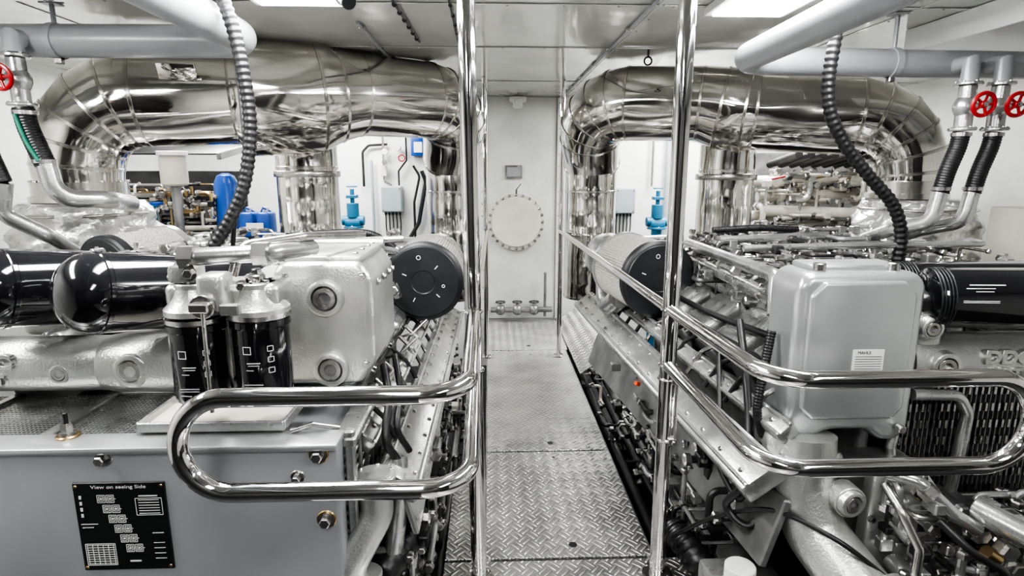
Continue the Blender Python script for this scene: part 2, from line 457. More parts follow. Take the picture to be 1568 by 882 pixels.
# ------------------------------------------------------------------ overhead pipes
def overhead(name, pts, r, clamps):
    b = B(name); b.tube(pts, r, 'pipe', 28, fil=.12, seg=8)
    for p, d in clamps:
        p = V(p)
        b.lathe(p-V(d)*.015, d, [(0,r+.006),(.03,r+.006)], 'pipe', 28, cap=True)
        b.cyl(p, (p.x,p.y,ZC), .010, 'pipe', 10, 0); b.box((p.x,p.y,ZC-.006), (.07,.07,.008), 'pipe')
        b.box(p+V((0,-.0,-r-.01)), (.03,.03,.03), 'steel')
    b.done()
overhead('overhead_pipe', [(-2.95,2.75,2.04),(-1.04,2.75,2.05),(-1.04,-1.5,2.05)], .068, [((-1.85,2.75,2.045),(1,0,0)),((-1.04,1.0,2.05),(0,1,0))])
overhead('overhead_pipe', [(3.45,2.78,1.97),(1.14,2.78,1.99),(1.08,-1.5,2.02)], .060, [((1.85,2.78,1.985),(1,0,0)),((1.1,.9,2.01),(0,1,0))])

# ------------------------------------------------------------------ ribbed hoses from ceiling
def drop(name, pts, r):
    b = B(name, ang=60); b.hose(pts, r, 'rubber', ribs=.024, depth=.16, n=16)
    p = V(pts[0]); b.cyl(p, (p.x,p.y,ZC), r*1.5, 'blackp'); q = V(pts[-1]); b.cyl(q, q-V((0,0,.05)), r*1.4, 'steel', 6)
    b.done()
drop('ribbed_cable_hose', [(-.97,2.3,2.17),(-.92,2.3,2.0),(-.895,2.3,1.83),(-.89,2.3,1.65),(-.93,2.3,1.45),(-1.00,2.3,1.31),(-1.11,2.3,1.15),(-1.14,2.3,1.05)], .022)
drop('ribbed_cable_hose', [(1.31,2.3,2.17),(1.30,2.3,2.0),(1.29,2.3,1.84),(1.31,2.3,1.72),(1.38,2.3,1.6),(1.5,2.3,1.47),(1.6,2.3,1.37),(1.65,2.3,1.25),(1.65,2.3,1.08)], .022)
b = B('power_cable'); b.tube(smooth([(-.99,2.45,2.17),(-.955,2.4,1.8),(-.94,2.35,1.5),(-1.00,2.35,1.3),(-1.05,2.4,1.1)]), .009, 'rubber'); b.done()

# ceiling cables and hooks
b = B('ceiling_cable_run')
b.tube([(-.40,2.3,2.185),(-.375,3.4,2.185)], .006, 'rubber'); b.tube([(-.16,2.4,2.185),(-.165,3.5,2.185)], .005, 'rubber')
for i in range(8): b.sphere((-.40+.003*i,2.4+i*.13,2.182), .011, 'rubber', n=10); 
for i in range(6): b.sphere((-.16,2.5+i*.17,2.184), .009, 'rubber', n=10)
for x in (.70,-.62): 
    b.tube([(x,2.4 if x > 0 else 3.0,2.188),(x,5.8,2.188)], .008, 'pipe', 10)
    for i in range(6): b.box((x,3.1+i*.5,2.19),(.035,.015,.016),'steel')
b.done()
b = B('ceiling_hook'); b.torus((.93,3.6,2.13), (0,1,0), .022, .005, 'blackp'); b.cyl((.93,3.6,2.15),(.93,3.6,2.199),.006,'blackp',10,0); b.done()
b = B('ceiling_spotlight'); b.sphere((-.51,2.25,2.10), .03, 'blackp'); b.cyl((-.51,2.25,2.10),(-.51,2.25,2.199),.012,'blackp'); b.cyl((-.51,2.25,2.10),(-.48,2.2,2.07),.026,'blackp'); b.done()

# ------------------------------------------------------------------ wheel valves with hoses
def wheelvalve(b, c, r=.047):
    c = V(c)
    b.torus(c, (0,1,.15), r, .009, 'red', 28, 8); b.cyl(c-V((0,.01,0)), c+V((0,.015,0)), .016, 'red')
    for i in range(5):
        a = 2*PI*i/5; b.tube([c, c+V((math.cos(a)*r,0,math.sin(a)*r))], .006, 'red', 8)
    b.cyl(c, c+V((0,.09,0)), .010, 'steel'); b.bolt(c-V((0,.012,0)), (0,-1,0), .008, 'steel')
    q = c+V((0,.1,0)); b.sphere(q, .05, 'silver', (1,.9,1.1)); b.cyl(q+V((0,0,-.09)), q+V((0,0,.09)), .035, 'silver')
    b.flange(q+V((0,0,.09)), (0,0,1), .055, .014, 'silver', 6); b.flange(q+V((0,0,-.104)), (0,0,1), .055, .014, 'silver', 6)
def clampring(b, p, r, d=(0,0,1)):
    d = V(d).normalized(); b.lathe(V(p)-d*.008, d, [(0,r),(.016,r)], 'steel', 20)
b = B('gate_valve_pipework')
wheelvalve(b, (-1.96,2.55,1.87))
b.tube([(-1.96,2.65,1.98),(-1.96,2.65,2.04),(-1.96,2.75,2.04)], .04, 'pipe', 18)
b.hose([(-1.96,2.65,1.76),(-1.95,2.65,1.68),(-1.92,2.65,1.58),(-1.90,2.65,1.52)], .040, 'rubber', ribs=.012, depth=.03, n=20)
b.tube(smooth([(-1.965,2.605,1.73),(-1.935,2.605,1.62),(-1.90,2.61,1.54)]), .009, 'green')
clampring(b, (-1.955,2.65,1.74), .046); clampring(b, (-1.905,2.65,1.54), .046)
b.tube([(-1.90,2.65,1.53),(-1.88,2.65,1.38),(-1.75,2.80,1.37),(-1.8,3.05,1.34)], .040, 'silver', 20, fil=.09)
b.tube([(-2.05,2.6,1.45),(-2.08,2.6,1.32),(-1.98,2.7,1.22),(-1.98,2.9,1.1)], .033, 'silver', 18, fil=.06)
b.hose([(-2.10,2.6,1.75),(-2.09,2.6,1.6),(-2.05,2.6,1.45)], .032, 'rubber', ribs=.012, depth=.03)
b.done()
b = B('gate_valve_pipework')
for x in (2.12,2.27):
    wheelvalve(b, (x,2.55,1.78))
    b.tube([(x,2.65,1.88),(x,2.65,1.97),(x,2.75,1.97)], .036, 'pipe', 18)
    b.hose([(x,2.65,1.67),(x-.01,2.65,1.6),(x-.04,2.65,1.5),(x-.06,2.65,1.40)], .034, 'rubber', ribs=.012, depth=.06, n=20)
    clampring(b, (x,2.65,1.66), .040); clampring(b, (x-.06,2.65,1.42), .040)
    b.tube([(x-.06,2.65,1.41),(x-.08,2.65,1.27),(x-.16,2.8,1.22),(x-.16,3.0,1.15)], .033, 'silver', 20, fil=.07)
b.done()

# ------------------------------------------------------------------ engines
def head_row(b, A, Bp, n, tilt, s):
    """row of cylinder heads with ribbed rocker covers between front point A and rear point Bp"""
    A, Bp = V(A), V(Bp); pitch = (Bp-A)/(n-1); L = pitch.length
    R = Matrix.Rotation(tilt, 3, 'Y')
    for i in range(n):
        c = A+pitch*i
        def T(v): return R@V(v)+c
        b.box(T((0,0,-.10)), (.25,L*.93,.14), 'dull', R, .01)
        b.box(T((0,0,-.03)), (.24,L*.90,.02), 'steel', R, .004)
        b.box(T((0,0,.02)), (.22,L*.80,.10), 'silver', R, .035, 4)
        b.box(T((0,0,.07)), (.10,L*.5,.02), 'silver', R, .008, 2)
        for k in (-.08,0,.08): b.box(T((k,0,.055)), (.012,L*.7,.025), 'silver', R, .004)
        for dx in (-.105,.105):
            for dy in (-.38,.38): b.bolt(T((dx,dy*L,-.02)), R@V((0,0,1)), .010)
        b.tube([T((.13,0,-.02)),T((.17,.0,.03)),T((.19,.03,.12))], .006, 'steel', 8, fil=.02, seg=4)
        b.tube([T((-.12,L*.4,-.02)),T((-.15,L*.4,-.10)),T((-.10,L*.4,-.2))], .010, 'rubber', 8, fil=.02, seg=4)

def beam(b, A, Bp, w, h, k='silver', tilt=0, bolts=14):
    A, Bp = V(A), V(Bp); d = Bp-A; L = d.length; c = (A+Bp)/2
    y = d.normalized(); x = y.cross(V((0,0,1))).normalized(); z = x.cross(y)
    R = Matrix((x,y,z)).transposed() @ Matrix.Rotation(tilt, 3, 'Y')
    b.box(c, (w,L,h), k, R, .012, 2)
    b.box(c+R@V((w*.36,0,h*.5)), (.014,L,.016), k, R, .004); b.box(c+R@V((-w*.36,0,h*.5)), (.014,L,.016), k, R, .004)
    for i in range(bolts):
        for q in (-.22,.22) if w > .12 else (0,):
            b.bolt(c+R@V((q*w,(i+.5)/bolts*L-L/2,h*.5)), R@V((0,0,1)), .007)
    return R

def airfilter(name, parent, c, r, L, cap_r=None, d=(0,1,0)):
    b = B(name, parent); c = V(c); z = V(d).normalized()
    prof = [(0,r*.9),(.004,r*.96),(.012,r),(.05,r),(.055,r*.97)]
    b.lathe(c, z, prof, 'blackp', 64)
    b.lathe(c, -z, [(0,r*.9),(.004,r*.88),(.004,r*.3),(.001,r*.28)], 'blackp', 64)
    n = 90; vs = []; fs = []; x, y, zz = frame(z)
    for t in (.05, L):
        for i in range(n*2):
            a = PI*i/n; rr = r*(.93 if i % 2 else .965)
            vs.append(c+zz*t+x*rr*math.cos(a)+y*rr*math.sin(a))
    for i in range(n*2): fs.append((i,(i+1)%(2*n),2*n+(i+1)%(2*n),2*n+i))
    b.add(vs, fs, 'media')
    b.lathe(c+z*L, z, [(0,r),(.03,r),(.06,r*.8),(.16,r*.55),(.22,r*.5)], 'silver', 48)
    for a in (.4,2.3,3.9,5.2):
        b.box(c+x*math.cos(a)*r*.5+y*math.sin(a)*r*.5-z*.006, (.022,.003,.004), 'white', (0,a,0), 0)
    b.torus(c+x*r*.1+y*r*.62-z*.006, z, .010, .0014, 'white', 16, 6)
    b.torus(c+x*-r*.5+y*-r*.1-z*.006, z, .007, .0012, 'white', 16, 6)
    return b.done()

def core(E, cx, side):
    """crankcase, sump, V-deck and outer bank, shared by both engines. side=+1 right, -1 left"""
    b = B('crankcase', E)
    s = side
    prof = [(cx-.30,-.38),(cx+.30,-.38),(cx+.36,.05),(cx+.50,.42),(cx+.36,.74),(cx-.36,.74),(cx-.50,.42),(cx-.36,.05)]
    b.prism([(x,2.0,z) for x,z in prof], (0,1.95,0), 'dull', .02, 2)
    for i in range(7):
        y = 2.12+i*.29
        for q in (-1,1):
            b.cyl((cx+q*.40,y,.16), (cx+q*.455,y,.18), .085, 'silver', 28)
            for j in range(6):
                a = j*PI/3; b.bolt((cx+q*.455,y+.07*math.cos(a),.18+.07*math.sin(a)), (q,0,0), .007)
            b.box((cx+q*.43,y+.145,.2), (.05,.03,.45), 'dull')
    b.box((cx,2.9,-.43), (.9,2.0,.08), 'dark')
    b.done()
    b = B('v_deck_pipework', E)
    b.box((cx,2.95,.86), (.42,1.7,.22), 'silver', bev=.04, seg=3)
    for i in range(8):
        y = 2.2+i*.21
        b.box((cx,y,.98), (.36,.06,.04), 'silver', bev=.012, seg=2)
        for q in (-1,1):
            b.tube([(cx+q*.1,y+.1,.95),(cx+q*.24,y+.1,1.02),(cx+q*.34,y+.1,.88)], .03, 'silver', 14, fil=.06)
            b.bolt((cx+q*.12,y,1.0), (0,0,1), .011)
    for q in (-1,1):
        b.tube([(cx+q*.12,2.0,1.05),(cx+q*.12,3.9,1.07)], .034, 'silver', 20)
        for i in range(6): clampring(b, (cx+q*.12,2.15+i*.32,1.055+.003*i), .042, (0,1,0))
    b.tube([(cx,1.95,1.08),(cx,3.9,1.10)], .014, 'steel')
    clutter(b, (cx-.6,2.1,.98), (cx+.6,3.8,1.12), 110, 11+side)
    b.done()
    b = B('outer_cylinder_heads', E); head_row(b, (cx+s*.42,2.1,.86), (cx+s*.42,3.7,.86), 6, s*.55, s); b.done()

# ---- left engine
EL = empty('marine_diesel_engine')
cxl = -1.12
core(EL, cxl, -1)
b = B('inner_cylinder_heads', EL); head_row(b, (-.56,2.12,.80), (-.50,3.75,.80), 6, .62, 1)
clutter(b, (-.62,2.0,.90), (-.45,3.6,1.0), 40, 5, mats=('silver','steel','dull')); b.done()
b = B('charge_air_rail', EL)
beam(b, (-.29,1.66,.55), (-.25,3.75,.60), .15, .06, tilt=.55, bolts=16)
beam(b, (-.40,1.72,.665), (-.36,3.75,.68), .07, .05, tilt=.7, bolts=12)
b.box((-.26,2.72,.44), (.02,2.06,.16), 'silver', (0,-.25,0), .006)
for i in range(10):
    y = 1.85+i*.19; b.tube([(-.42,y,.76),(-.36,y,.70),(-.32,y,.62)], .009, 'rubber' if i%3==0 else 'steel', 8, fil=.03, seg=4)
clutter(b, (-.42,1.7,.05), (-.22,3.6,.36), 70, 21, mats=('rubber','dull','silver','rubber'))
b.done()
# front cooler box
b = B('cooler_housing', EL)
ZT = .775
b.box((-1.20,1.535,.20), (1.56,.07,2*(ZT-.20)-.02), 'boxp', bev=.012, seg=2)
b.box((-1.20,1.76,.17), (1.50,.40,1.10), 'boxp', bev=.01)
b.box((-1.20,1.53,ZT-.005), (1.57,.10,.02), 'sep', bev=.006, seg=2)
for i in range(20):
    b.box((-.435,1.74,.70-i*.03), (.05,.34,.012), 'silver', bev=.003)
for j in range(4): b.box((-.408,1.62+j*.085,.40), (.012,.012,.72), 'dull', bev=.003)
b.box((-.405,1.58,.40), (.03,.03,.76), 'silver', bev=.006); b.box((-.405,1.94,.40), (.03,.03,.76), 'silver', bev=.006)
b.box((-.42,1.76,.745), (.07,.40,.03), 'silver', bev=.006)
for x,z,r in ((-1.04,.745,.014),(-.47,.745,.016),(-.53,.68,.012),(-.46,.55,.016),(-1.75,.745,.014)):
    b.cyl((x,1.5,z),(x,1.494,z),r*1.7,'brass' if r>.015 else 'steel'); b.bolt((x,1.494,z), (0,-1,0), r, h=.02)
b.cyl((-1.17,1.56,ZT),(-1.17,1.56,ZT+.012),.03,'brass'); b.bolt((-1.17,1.56,ZT+.012),(0,0,1),.016,h=.03); b.cyl((-1.17,1.56,ZT+.04),(-1.17,1.56,ZT+.075),.006,'rubber')
b.tube([(-.56,1.56,ZT+.01),(-.50,1.56,ZT+.03),(-.44,1.60,ZT+.0)], .008, 'steel')
b.done()
b = B('top_grille', EL)
b.box((-1.35,1.78,.735), (1.20,.36,.01), 'blackp', bev=.001)
for i in range(95): b.box((-1.94+i*.0125,1.78,.743), (.005,.36,.008), 'silver', bev=0)
for i in range(24): b.box((-1.35,1.61+i*.0148,.745), (1.2,.005,.006), 'silver', bev=0)
for x in (-1.6,-1.28,-1.0): b.box((x,1.78,.752), (.03,.36,.014), 'silver')
b.done()
b = B('drip_tray', EL)
b.box((-.78,1.66,.79), (.40,.20,.010), 'cream', bev=.003)
for x in (-.98,-.58): b.box((x,1.66,.802), (.010,.20,.03), 'silver', bev=.003)
for y in (1.56,1.76): b.box((-.78,y,.802), (.40,.010,.03), 'silver', bev=.003)
b.done()
# label plate
b = B('engine_data_plate', EL)
b.box((-1.01,1.497,.542), (.245,.006,.265), 'plate', bev=.002)
yv = 1.4935
def bar(x, z, w, h, k='white'): b.box((-1.01+x,yv,.542+z), (w,.0016,h), k, bev=0)
def rect(x, z, w, h, t=.0012):
    bar(x,z+h/2,w,t); bar(x,z-h/2,w,t); bar(x-w/2,z,t,h); bar(x+w/2,z,t,h)
for i in range(6):
    for j in range(2):
        cx_, cz_ = -.05+i*.012+j*.024, .085-i*.030
        rect(cx_, cz_, .020, .022); rect(cx_, cz_, .012, .013); bar(cx_, cz_, .006, .005); bar(cx_+.012, cz_, .006, .0012)
rect(.075,.06,.07,.05)
for i in range(6): bar(.075,.040+i*.008,.055,.0014)
bar(.075,.092,.05,.003)
for i in range(9): bar(-.07,-.055-i*.007,.075,.0012)
for i in range(6): bar(-.105+i*.014,-.083,.0012,.06)
rect(-.07,-.083,.08,.065)
bar(-.090,.01,.045,.0015); bar(-.095,.0,.03,.0015); bar(.09,-.02,.03,.0015); bar(.02,-.105,.03,.004)
for i in range(4): bar(-.105,.09-i*.018,.006,.010); bar(.09,-.05-i*.016,.03,.0012)
for x in (-.113,.113):
    for z in (-.122,.122): b.cyl((-1.01+x,1.4945,.542+z),(-1.01+x,1.491,.542+z),.005,'brass',12)
b.done()
text('plate_heading', 'View on seeing Side', (-1.01,1.4925,.662), (PI/2,0,0), .014, 'white', EL, .0003, 1.3)
# coolant crossover
def crossover(name, E, x0, x1, y, z, r):
    b = B(name, E)
    b.tube([(x0,y,z),(x1,y,z)], r, 'cast', 40)
    b.box(((x0+x1)/2,y+.03,z), (abs(x1-x0)-.02,r*1.4,r*1.5), 'cast', bev=.04, seg=4)
    return b
b = crossover('coolant_crossover_pipe', EL, -2.1, -.86, 1.86, .895, .088)
b.plug((-1.11,1.782,.895), (0,-1,0), .052, 'cast'); b.plug((-1.33,1.782,.885), (0,-1,0), .030, 'cast')
b.lathe((-1.22,1.86,.895),(1,0,0),[(0,.088),(.04,.096),(.24,.098),(.3,.09)],'cast',40)
b.done()
text('raised_lettering', 'DDC', (-1.54,1.775,.925), (PI/2,0,0), .06, 'cast', EL, .008, 1.2)
text('raised_lettering_small', 'BIRT', (-1.54,1.775,.870), (PI/2,0,0), .04, 'cast', EL, .008, 1.2)
# thermostat housing
b = B('thermostat_housing', EL)
b.prism([(-.67,1.80,.83),(-.42,1.80,.83),(-.365,1.80,.90),(-.365,1.80,1.17),(-.40,1.80,1.225),(-.64,1.80,1.225),(-.67,1.80,1.2)], (0,.40,0), 'cast', .022, 4)
b.box((-.52,2.0,1.225), (.24,.34,.03), 'cast', bev=.01, seg=2)
b.plug((-.51,1.80,1.115), (0,-1,0), .056, 'cast'); b.plug((-.505,1.80,.885), (0,-1,0), .054, 'cast')
b.bolt((-.395,1.80,1.18),(0,-1,0),.010); b.bolt((-.395,1.80,.90),(0,-1,0),.010)
b.box((-.72,1.95,1.0), (.16,.3,.35), 'cast', bev=.03, seg=3)
for y in (1.88,1.98,2.08,2.15): b.bolt((-.43,y,1.235),(0,0,1),.010); b.bolt((-.362,y,1.15),(1,0,0),.009)
b.done()
# fuel filters
def canister(b, c, r, h):
    c = V(c)
    b.lathe(c, (0,0,-1), [(0,r*.9),(.006,r*1.03),(.022,r*1.03),(.026,r*.97),(h*.9,r*.97),(h*.97,r*.9),(h,r*.7)], 'blackg', 40)
    b.lathe(c+V((0,0,.012)), (0,0,-1), [(0,r*1.05),(.012,r*1.06),(.016,r*1.0)], 'steel', 40)
    def lab(a0, w, zz, hh):
        x = math.cos(a0)*r*.975; y = math.sin(a0)*r*.975
        b.box(c+V((x,y,zz)), (w,.0015,hh), 'white', (0,0,a0+PI/2), 0)
    for zz in (-.07,-.09): lab(-1.75,.022,zz,.0015)
    for a0 in (-1.9,-1.62): lab(a0,.0015,-.08,.02)
    lab(-1.55,.035,-.115,.0022); lab(-1.55,.03,-.122,.0012); lab(-1.7,.02,-.135,.0012)
    for zz in (-.07,-.10,-.13): 
        lab(-.95,.012,zz,.0015); lab(-.95,.012,zz-.014,.0015); lab(-1.05,.0015,zz-.007,.014); lab(-.85,.0015,zz-.007,.014)
    lab(-1.6,.05,-.175,.0012); lab(-1.6,.05,-.182,.0012); lab(-1.75,.03,-.195,.0012)
b = B('fuel_filters', EL)
canister(b, (-.805,1.60,1.10), .077, .23); canister(b, (-.635,1.60,1.11), .077, .235)
b.box((-.72,1.63,1.17), (.30,.14,.07), 'cast', bev=.02, seg=3)
for x in (-.805,-.635):
    b.lathe((x,1.60,1.12),(0,0,1),[(0,.080),(.015,.080),(.03,.066),(.05,.055),(.07,.05)],'cast',36); b.flange((x,1.60,1.185),(0,0,1),.05,.02,'cast',6,br=.008)
    b.cyl((x,1.6,1.2),(x,1.6,1.225),.022,'steel'); b.bolt((x,1.6,1.225),(0,0,1),.014)
b.box((-.72,1.54,1.19), (.07,.08,.10), 'cast', bev=.015, seg=3)
b.cyl((-.735,1.51,1.16),(-.735,1.485,1.16),.032,'steel'); b.tube([(-.73,1.48,1.17),(-.73,1.475,.88)], .0055, 'steel'); b.box((-.735,1.475,1.16),(.05,.02,.025),'steel'); b.box((-.67,1.50,1.15),(.05,.02,.03),'dull')
b.tube([(-.86,1.62,1.21),(-.80,1.58,1.275),(-.6,1.62,1.28),(-.54,1.8,1.27)], .024, 'silver', 18, fil=.05)
b.tube([(-.70,1.6,1.22),(-.68,1.62,1.30),(-.55,1.75,1.31),(-.45,2.1,1.28)], .013, 'steel', 14, fil=.04)
for p in ((-.80,1.58,1.275),(-.62,1.61,1.28)): b.lathe(V(p)-V((.02,0,0)),(1,0,0),[(0,.034),(.04,.034)],'steel',6)
b.box((-.82,1.6,1.23),(.07,.08,.05),'cast',bev=.012,seg=2); b.bolt((-.79,1.555,1.235),(0,-1,0),.014); b.bolt((-.66,1.56,1.2),(0,-1,0),.012)
for x in (-.87,-.76,-.68,-.58): b.bolt((x,1.66,1.205),(0,0,1),.009)
b.done()
# black canisters (oil filters)
def bigcan(b, p0, p1, r):
    p0, p1 = V(p0), V(p1); d = p1-p0; L = d.length
    prof = [(0,.004)]+[(r*.8*(1-math.cos(a)), r*math.sin(a)) for a in [PI/2*i/8 for i in range(1,9)]]
    prof += [(r*.8+.005,r*1.0),(r*.8+.008,r*1.025),(r*.8+.018,r*1.025),(r*.8+.021,r),(L*.85,r),(L,r*.96)]
    b.lathe(p0, d, prof, 'blackg', 48)
b = B('oil_filter_canisters', EL)
bigcan(b, (-1.185,1.60,1.175), (-.84,2.05,1.09), .116)
bigcan(b, (-1.49,1.66,1.175), (-1.16,2.15,1.09), .116)
bigcan(b, (-1.80,1.74,1.175), (-1.48,2.25,1.09), .116)
b.box((-1.15,2.2,.98),(1.1,.16,.14),'cast',bev=.03,seg=3)
b.done()
airfilter('air_filter', EL, (-.335,2.9,.955), .20, .38)
airfilter('air_filter_outer', EL, (-1.75,2.7,1.04), .175, .34, d=(.35,1,.05))
b = B('turbo_pipework', EL)
b.lathe((-.33,3.5,.96),(0,1,0),[(0,.10),(.1,.15),(.25,.15),(.3,.08)],'silver',36)
b.tube([(-.33,3.7,.96),(-.4,3.95,.96),(-.8,3.95,.98)], .10, 'silver', 24, fil=.12)
b.tube([(-2.22,3.3,.8),(-2.1,3.6,.7),(-1.3,3.8,.8)], .12, 'foil', 24, fil=.15)
b.tube([(-.98,2.3,1.17),(-.40,2.3,1.17)], .014, 'silver'); b.tube([(-.98,2.25,1.20),(-.5,2.4,1.20),(-.42,2.6,1.15)], .016, 'silver', fil=.05)
b.tube([(-.9,2.5,1.2),(-.45,2.5,1.2)], .022, 'silver', 16); b.tube([(-.85,2.75,1.17),(-.40,2.75,1.19)], .016, 'steel', 12)
b.hose([(-.85,2.9,1.2),(-.6,2.9,1.2),(-.48,2.95,1.12)], .018, 'rubber', ribs=.01, depth=.05)
clutter(b, (-1.7,2.3,1.06), (-.5,3.3,1.18), 90, 31)
b.done()
b = B('raw_water_elbow', EL)
b.tube([(-.35,1.62,.62),(-.34,1.60,.50),(-.42,1.55,.36),(-.40,1.55,.1),(-.4,1.7,-.1)], .048, 'cast', 24, fil=.08)
b.flange((-.35,1.62,.60),(0,0,1),.065,.016,'cast',6); b.flange((-.395,1.55,.34),(0,-.15,-1),.07,.018,'cast',6)
b.tube([(-.30,1.75,.60),(-.29,1.72,.5),(-.33,1.7,.2)], .03, 'silver', 18, fil=.05)
b.hose([(-.27,1.9,.30),(-.3,1.75,.28),(-.36,1.7,.2),(-.36,1.9,-.1)], .05, 'rubber', ribs=.03, depth=.12, n=20)
b.tube(smooth([(-.36,1.9,.86),(-.33,1.8,.78),(-.33,1.72,.68),(-.30,1.74,.6)]), .013, 'rubber'); b.tube(smooth([(-.33,1.95,.88),(-.30,1.85,.78),(-.30,1.76,.7),(-.27,1.8,.6)]), .011, 'rubber')
clutter(b, (-.42,1.66,-.1), (-.22,2.3,.45), 40, 44, mats=('rubber','dull','silver'))
b.done()

# ---- right engine
ER = empty('marine_diesel_engine')
cxr = 1.62
core(ER, cxr, 1)
b = B('inner_cylinder_heads', ER); head_row(b, (1.10,2.0,.83), (.94,3.75,.83), 7, -.62, -1)
clutter(b, (1.02,2.0,.96), (1.25,3.6,1.04), 40, 6, mats=('silver','steel','dull','rubber')); b.done()
b = B('charge_air_rail', ER)
beam(b, (.84,1.62,.56), (.62,3.75,.66), .15, .07, tilt=-.6, bolts=16)
beam(b, (.94,1.70,.68), (.74,3.75,.74), .07, .05, tilt=-.7, bolts=14)
b.box((.80,2.7,.36), (.03,2.1,.24), 'dull', (0,.3,.10), .006)
for i in range(12):
    y = 1.85+i*.16; x = .0-.1*(y-1.85)
    b.tube([(1.02+x,y,.80),(.93+x,y,.76),(.88+x,y+.02,.66)], .010, 'rubber' if i%3 else 'steel', 8, fil=.03, seg=4)
b.tube(smooth([(1.05,2.0,.90),(.95,2.4,.90),(.91,2.9,.89),(.83,3.4,.88)]), .014, 'rubber'); b.tube(smooth([(1.0,2.0,.82),(.92,2.4,.84),(.87,2.9,.83),(.8,3.4,.82)]), .012, 'rubber')
clutter(b, (.76,1.85,.0), (.98,3.4,.45), 90, 22, mats=('rubber','dull','silver','rubber'))
b.box((.70,2.65,.50),(.03,.02,.02),'orange',(0,.4,.5)); b.box((.68,3.05,.45),(.05,.05,.04),'silver')
b.done()
b = B('oil_mist_separator', ER)
pl = [(.955,.71),(.975,.655),(1.05,.635),(1.10,.665),(1.24,.665),(1.27,.625),(1.34,.625),(1.37,.665),(1.37,1.15),(1.34,1.19),(.985,1.19),(.955,1.15)]
b.prism([(x,1.75,z) for x,z in pl], (0,.20,0), 'sep', .03, 5)
b.prism([(x,1.737,z) for x,z in [(1.03,.71),(1.30,.71),(1.33,.75),(1.33,1.12),(1.29,1.165),(1.03,1.165),(.99,1.12),(.99,.75)]], (0,.03,0), 'sep', .012, 4)
b.box((1.16,1.86,1.195), (.30,.12,.03), 'sep', bev=.01, seg=2)
b.cyl((1.325,1.745,.68),(1.325,1.72,.68),.014,'steel'); b.cyl((1.04,1.80,1.19),(1.04,1.80,1.215),.02,'steel'); b.cyl((1.28,1.8,1.18),(1.28,1.8,1.215),.018,'steel')
b.box((1.19,1.735,.91), (.10,.003,.075), 'white', bev=0)
for i in range(6): b.box((1.19,1.733,.885+i*.008), (.086,.001,.0015), 'darksteel', bev=0)
b.done()
text('separator_label', 'MAHLE', (1.175,1.7325,.938), (PI/2,0,0), .014, 'plate', ER, .0003)
b = B('oil_filter_canisters', ER)
def labelcan(b, p0, p1, r):
    p0, p1 = V(p0), V(p1); d = (p1-p0); L = d.length; d.normalize()
    b.lathe(p0, d, [(0,r*.8),(.01,r*.98),(.03,r*1.02),(.05,r*1.02),(.055,r),(L*.93,r),(L,r*.7)], 'blackg', 48)
    for i in range(5): b.torus(p0+d*(.012+i*.01), d, r*1.0, .003, 'blackp', 40, 6)
    up = V((0,0,1)); up = (up-d*up.dot(d)).normalized(); side = V((0,-1,0)); side = (side-d*side.dot(d)).normalized()
    for t, w, a, h in ((.10,.04,.5,.003),(.14,.10,.62,.003),(.13,.06,.5,.002),(.13,.05,.4,.002),(.12,.10,.1,.002),(.12,.10,.05,.002),(.26,.02,.40,.002),(.26,.02,.60,.002),(.30,.02,.40,.002),(.30,.02,.60,.002),(.34,.02,.40,.002),(.34,.02,.60,.002),(.25,.002,.5,.018),(.27,.002,.5,.018),(.29,.002,.5,.018),(.31,.002,.5,.018),(.33,.002,.5,.018),(.35,.002,.5,.018),(.3,.1,.15,.003),(.3,.12,-.15,.003)):
        nrm = side*math.cos(a)+up*math.sin(a)
        R = Matrix((d, -nrm, d.cross(-nrm))).transposed()
        b.box(p0+d*t+nrm*(r+.0006), (w,.0014,h), 'white', R, 0)
labelcan(b, (1.43,1.85,1.09), (2.1,1.70,1.11), .098)
labelcan(b, (1.50,2.10,1.07), (2.2,2.0,1.09), .098)
b.box((1.42,1.95,1.0),(.12,.2,.2),'cast',bev=.03,seg=3)
b.done()
b = crossover('coolant_crossover_pipe', ER, 1.38, 2.5, 1.86, .875, .09)
b.plug((1.475,1.775,.875), (0,-1,0), .048, 'cast'); b.box((1.43,1.87,.98),(.10,.14,.12),'cast',bev=.02,seg=3); b.plug((1.425,1.79,1.0),(0,-1,0),.036,'cast')
b.done()
text('raised_lettering', 'DDC', (1.68,1.772,.905), (PI/2,0,0), .06, 'cast', ER, .008, 1.2)
text('raised_lettering_small', 'BIRT', (1.68,1.772,.852), (PI/2,0,0), .04, 'cast', ER, .008, 1.2)
airfilter('air_filter', ER, (.86,2.9,.955), .20, .45, d=(-.16,1,0))
b = B('turbo_pipework', ER)
b.lathe((.76,3.5,.96),(0,1,0),[(0,.10),(.1,.15),(.25,.15),(.3,.08)],'silver',36)
b.tube([(.75,3.7,.96),(.8,3.95,.96),(1.3,3.95,.98)], .10, 'silver', 24, fil=.12)
b.tube([(2.6,3.5,.8),(2.4,3.8,.7),(1.7,3.85,.8)], .12, 'foil', 24, fil=.15)
b.tube([(1.06,3.1,1.12),(1.03,2.2,1.13)], .026, 'silver', 18); b.tube([(1.10,3.1,1.03),(1.05,2.1,1.03)], .026, 'silver', 18)
b.tube([(1.15,2.9,1.16),(1.7,2.9,1.18)], .02, 'silver', 16); b.tube([(1.03,2.2,1.13),(1.03,2.05,1.13),(1.0,1.98,1.0)], .026, 'silver', 18, fil=.05)
b.hose([(1.15,3.0,1.20),(1.4,3.0,1.21),(1.6,3.0,1.20)], .016, 'rubber', ribs=.01, depth=.1)
b.tube([(1.1,2.5,1.17),(1.9,2.5,1.19)], .015, 'silver'); b.tube([(1.2,2.3,1.2),(2.0,2.3,1.21),(2.1,2.5,1.2)], .012, 'silver', fil=.04)
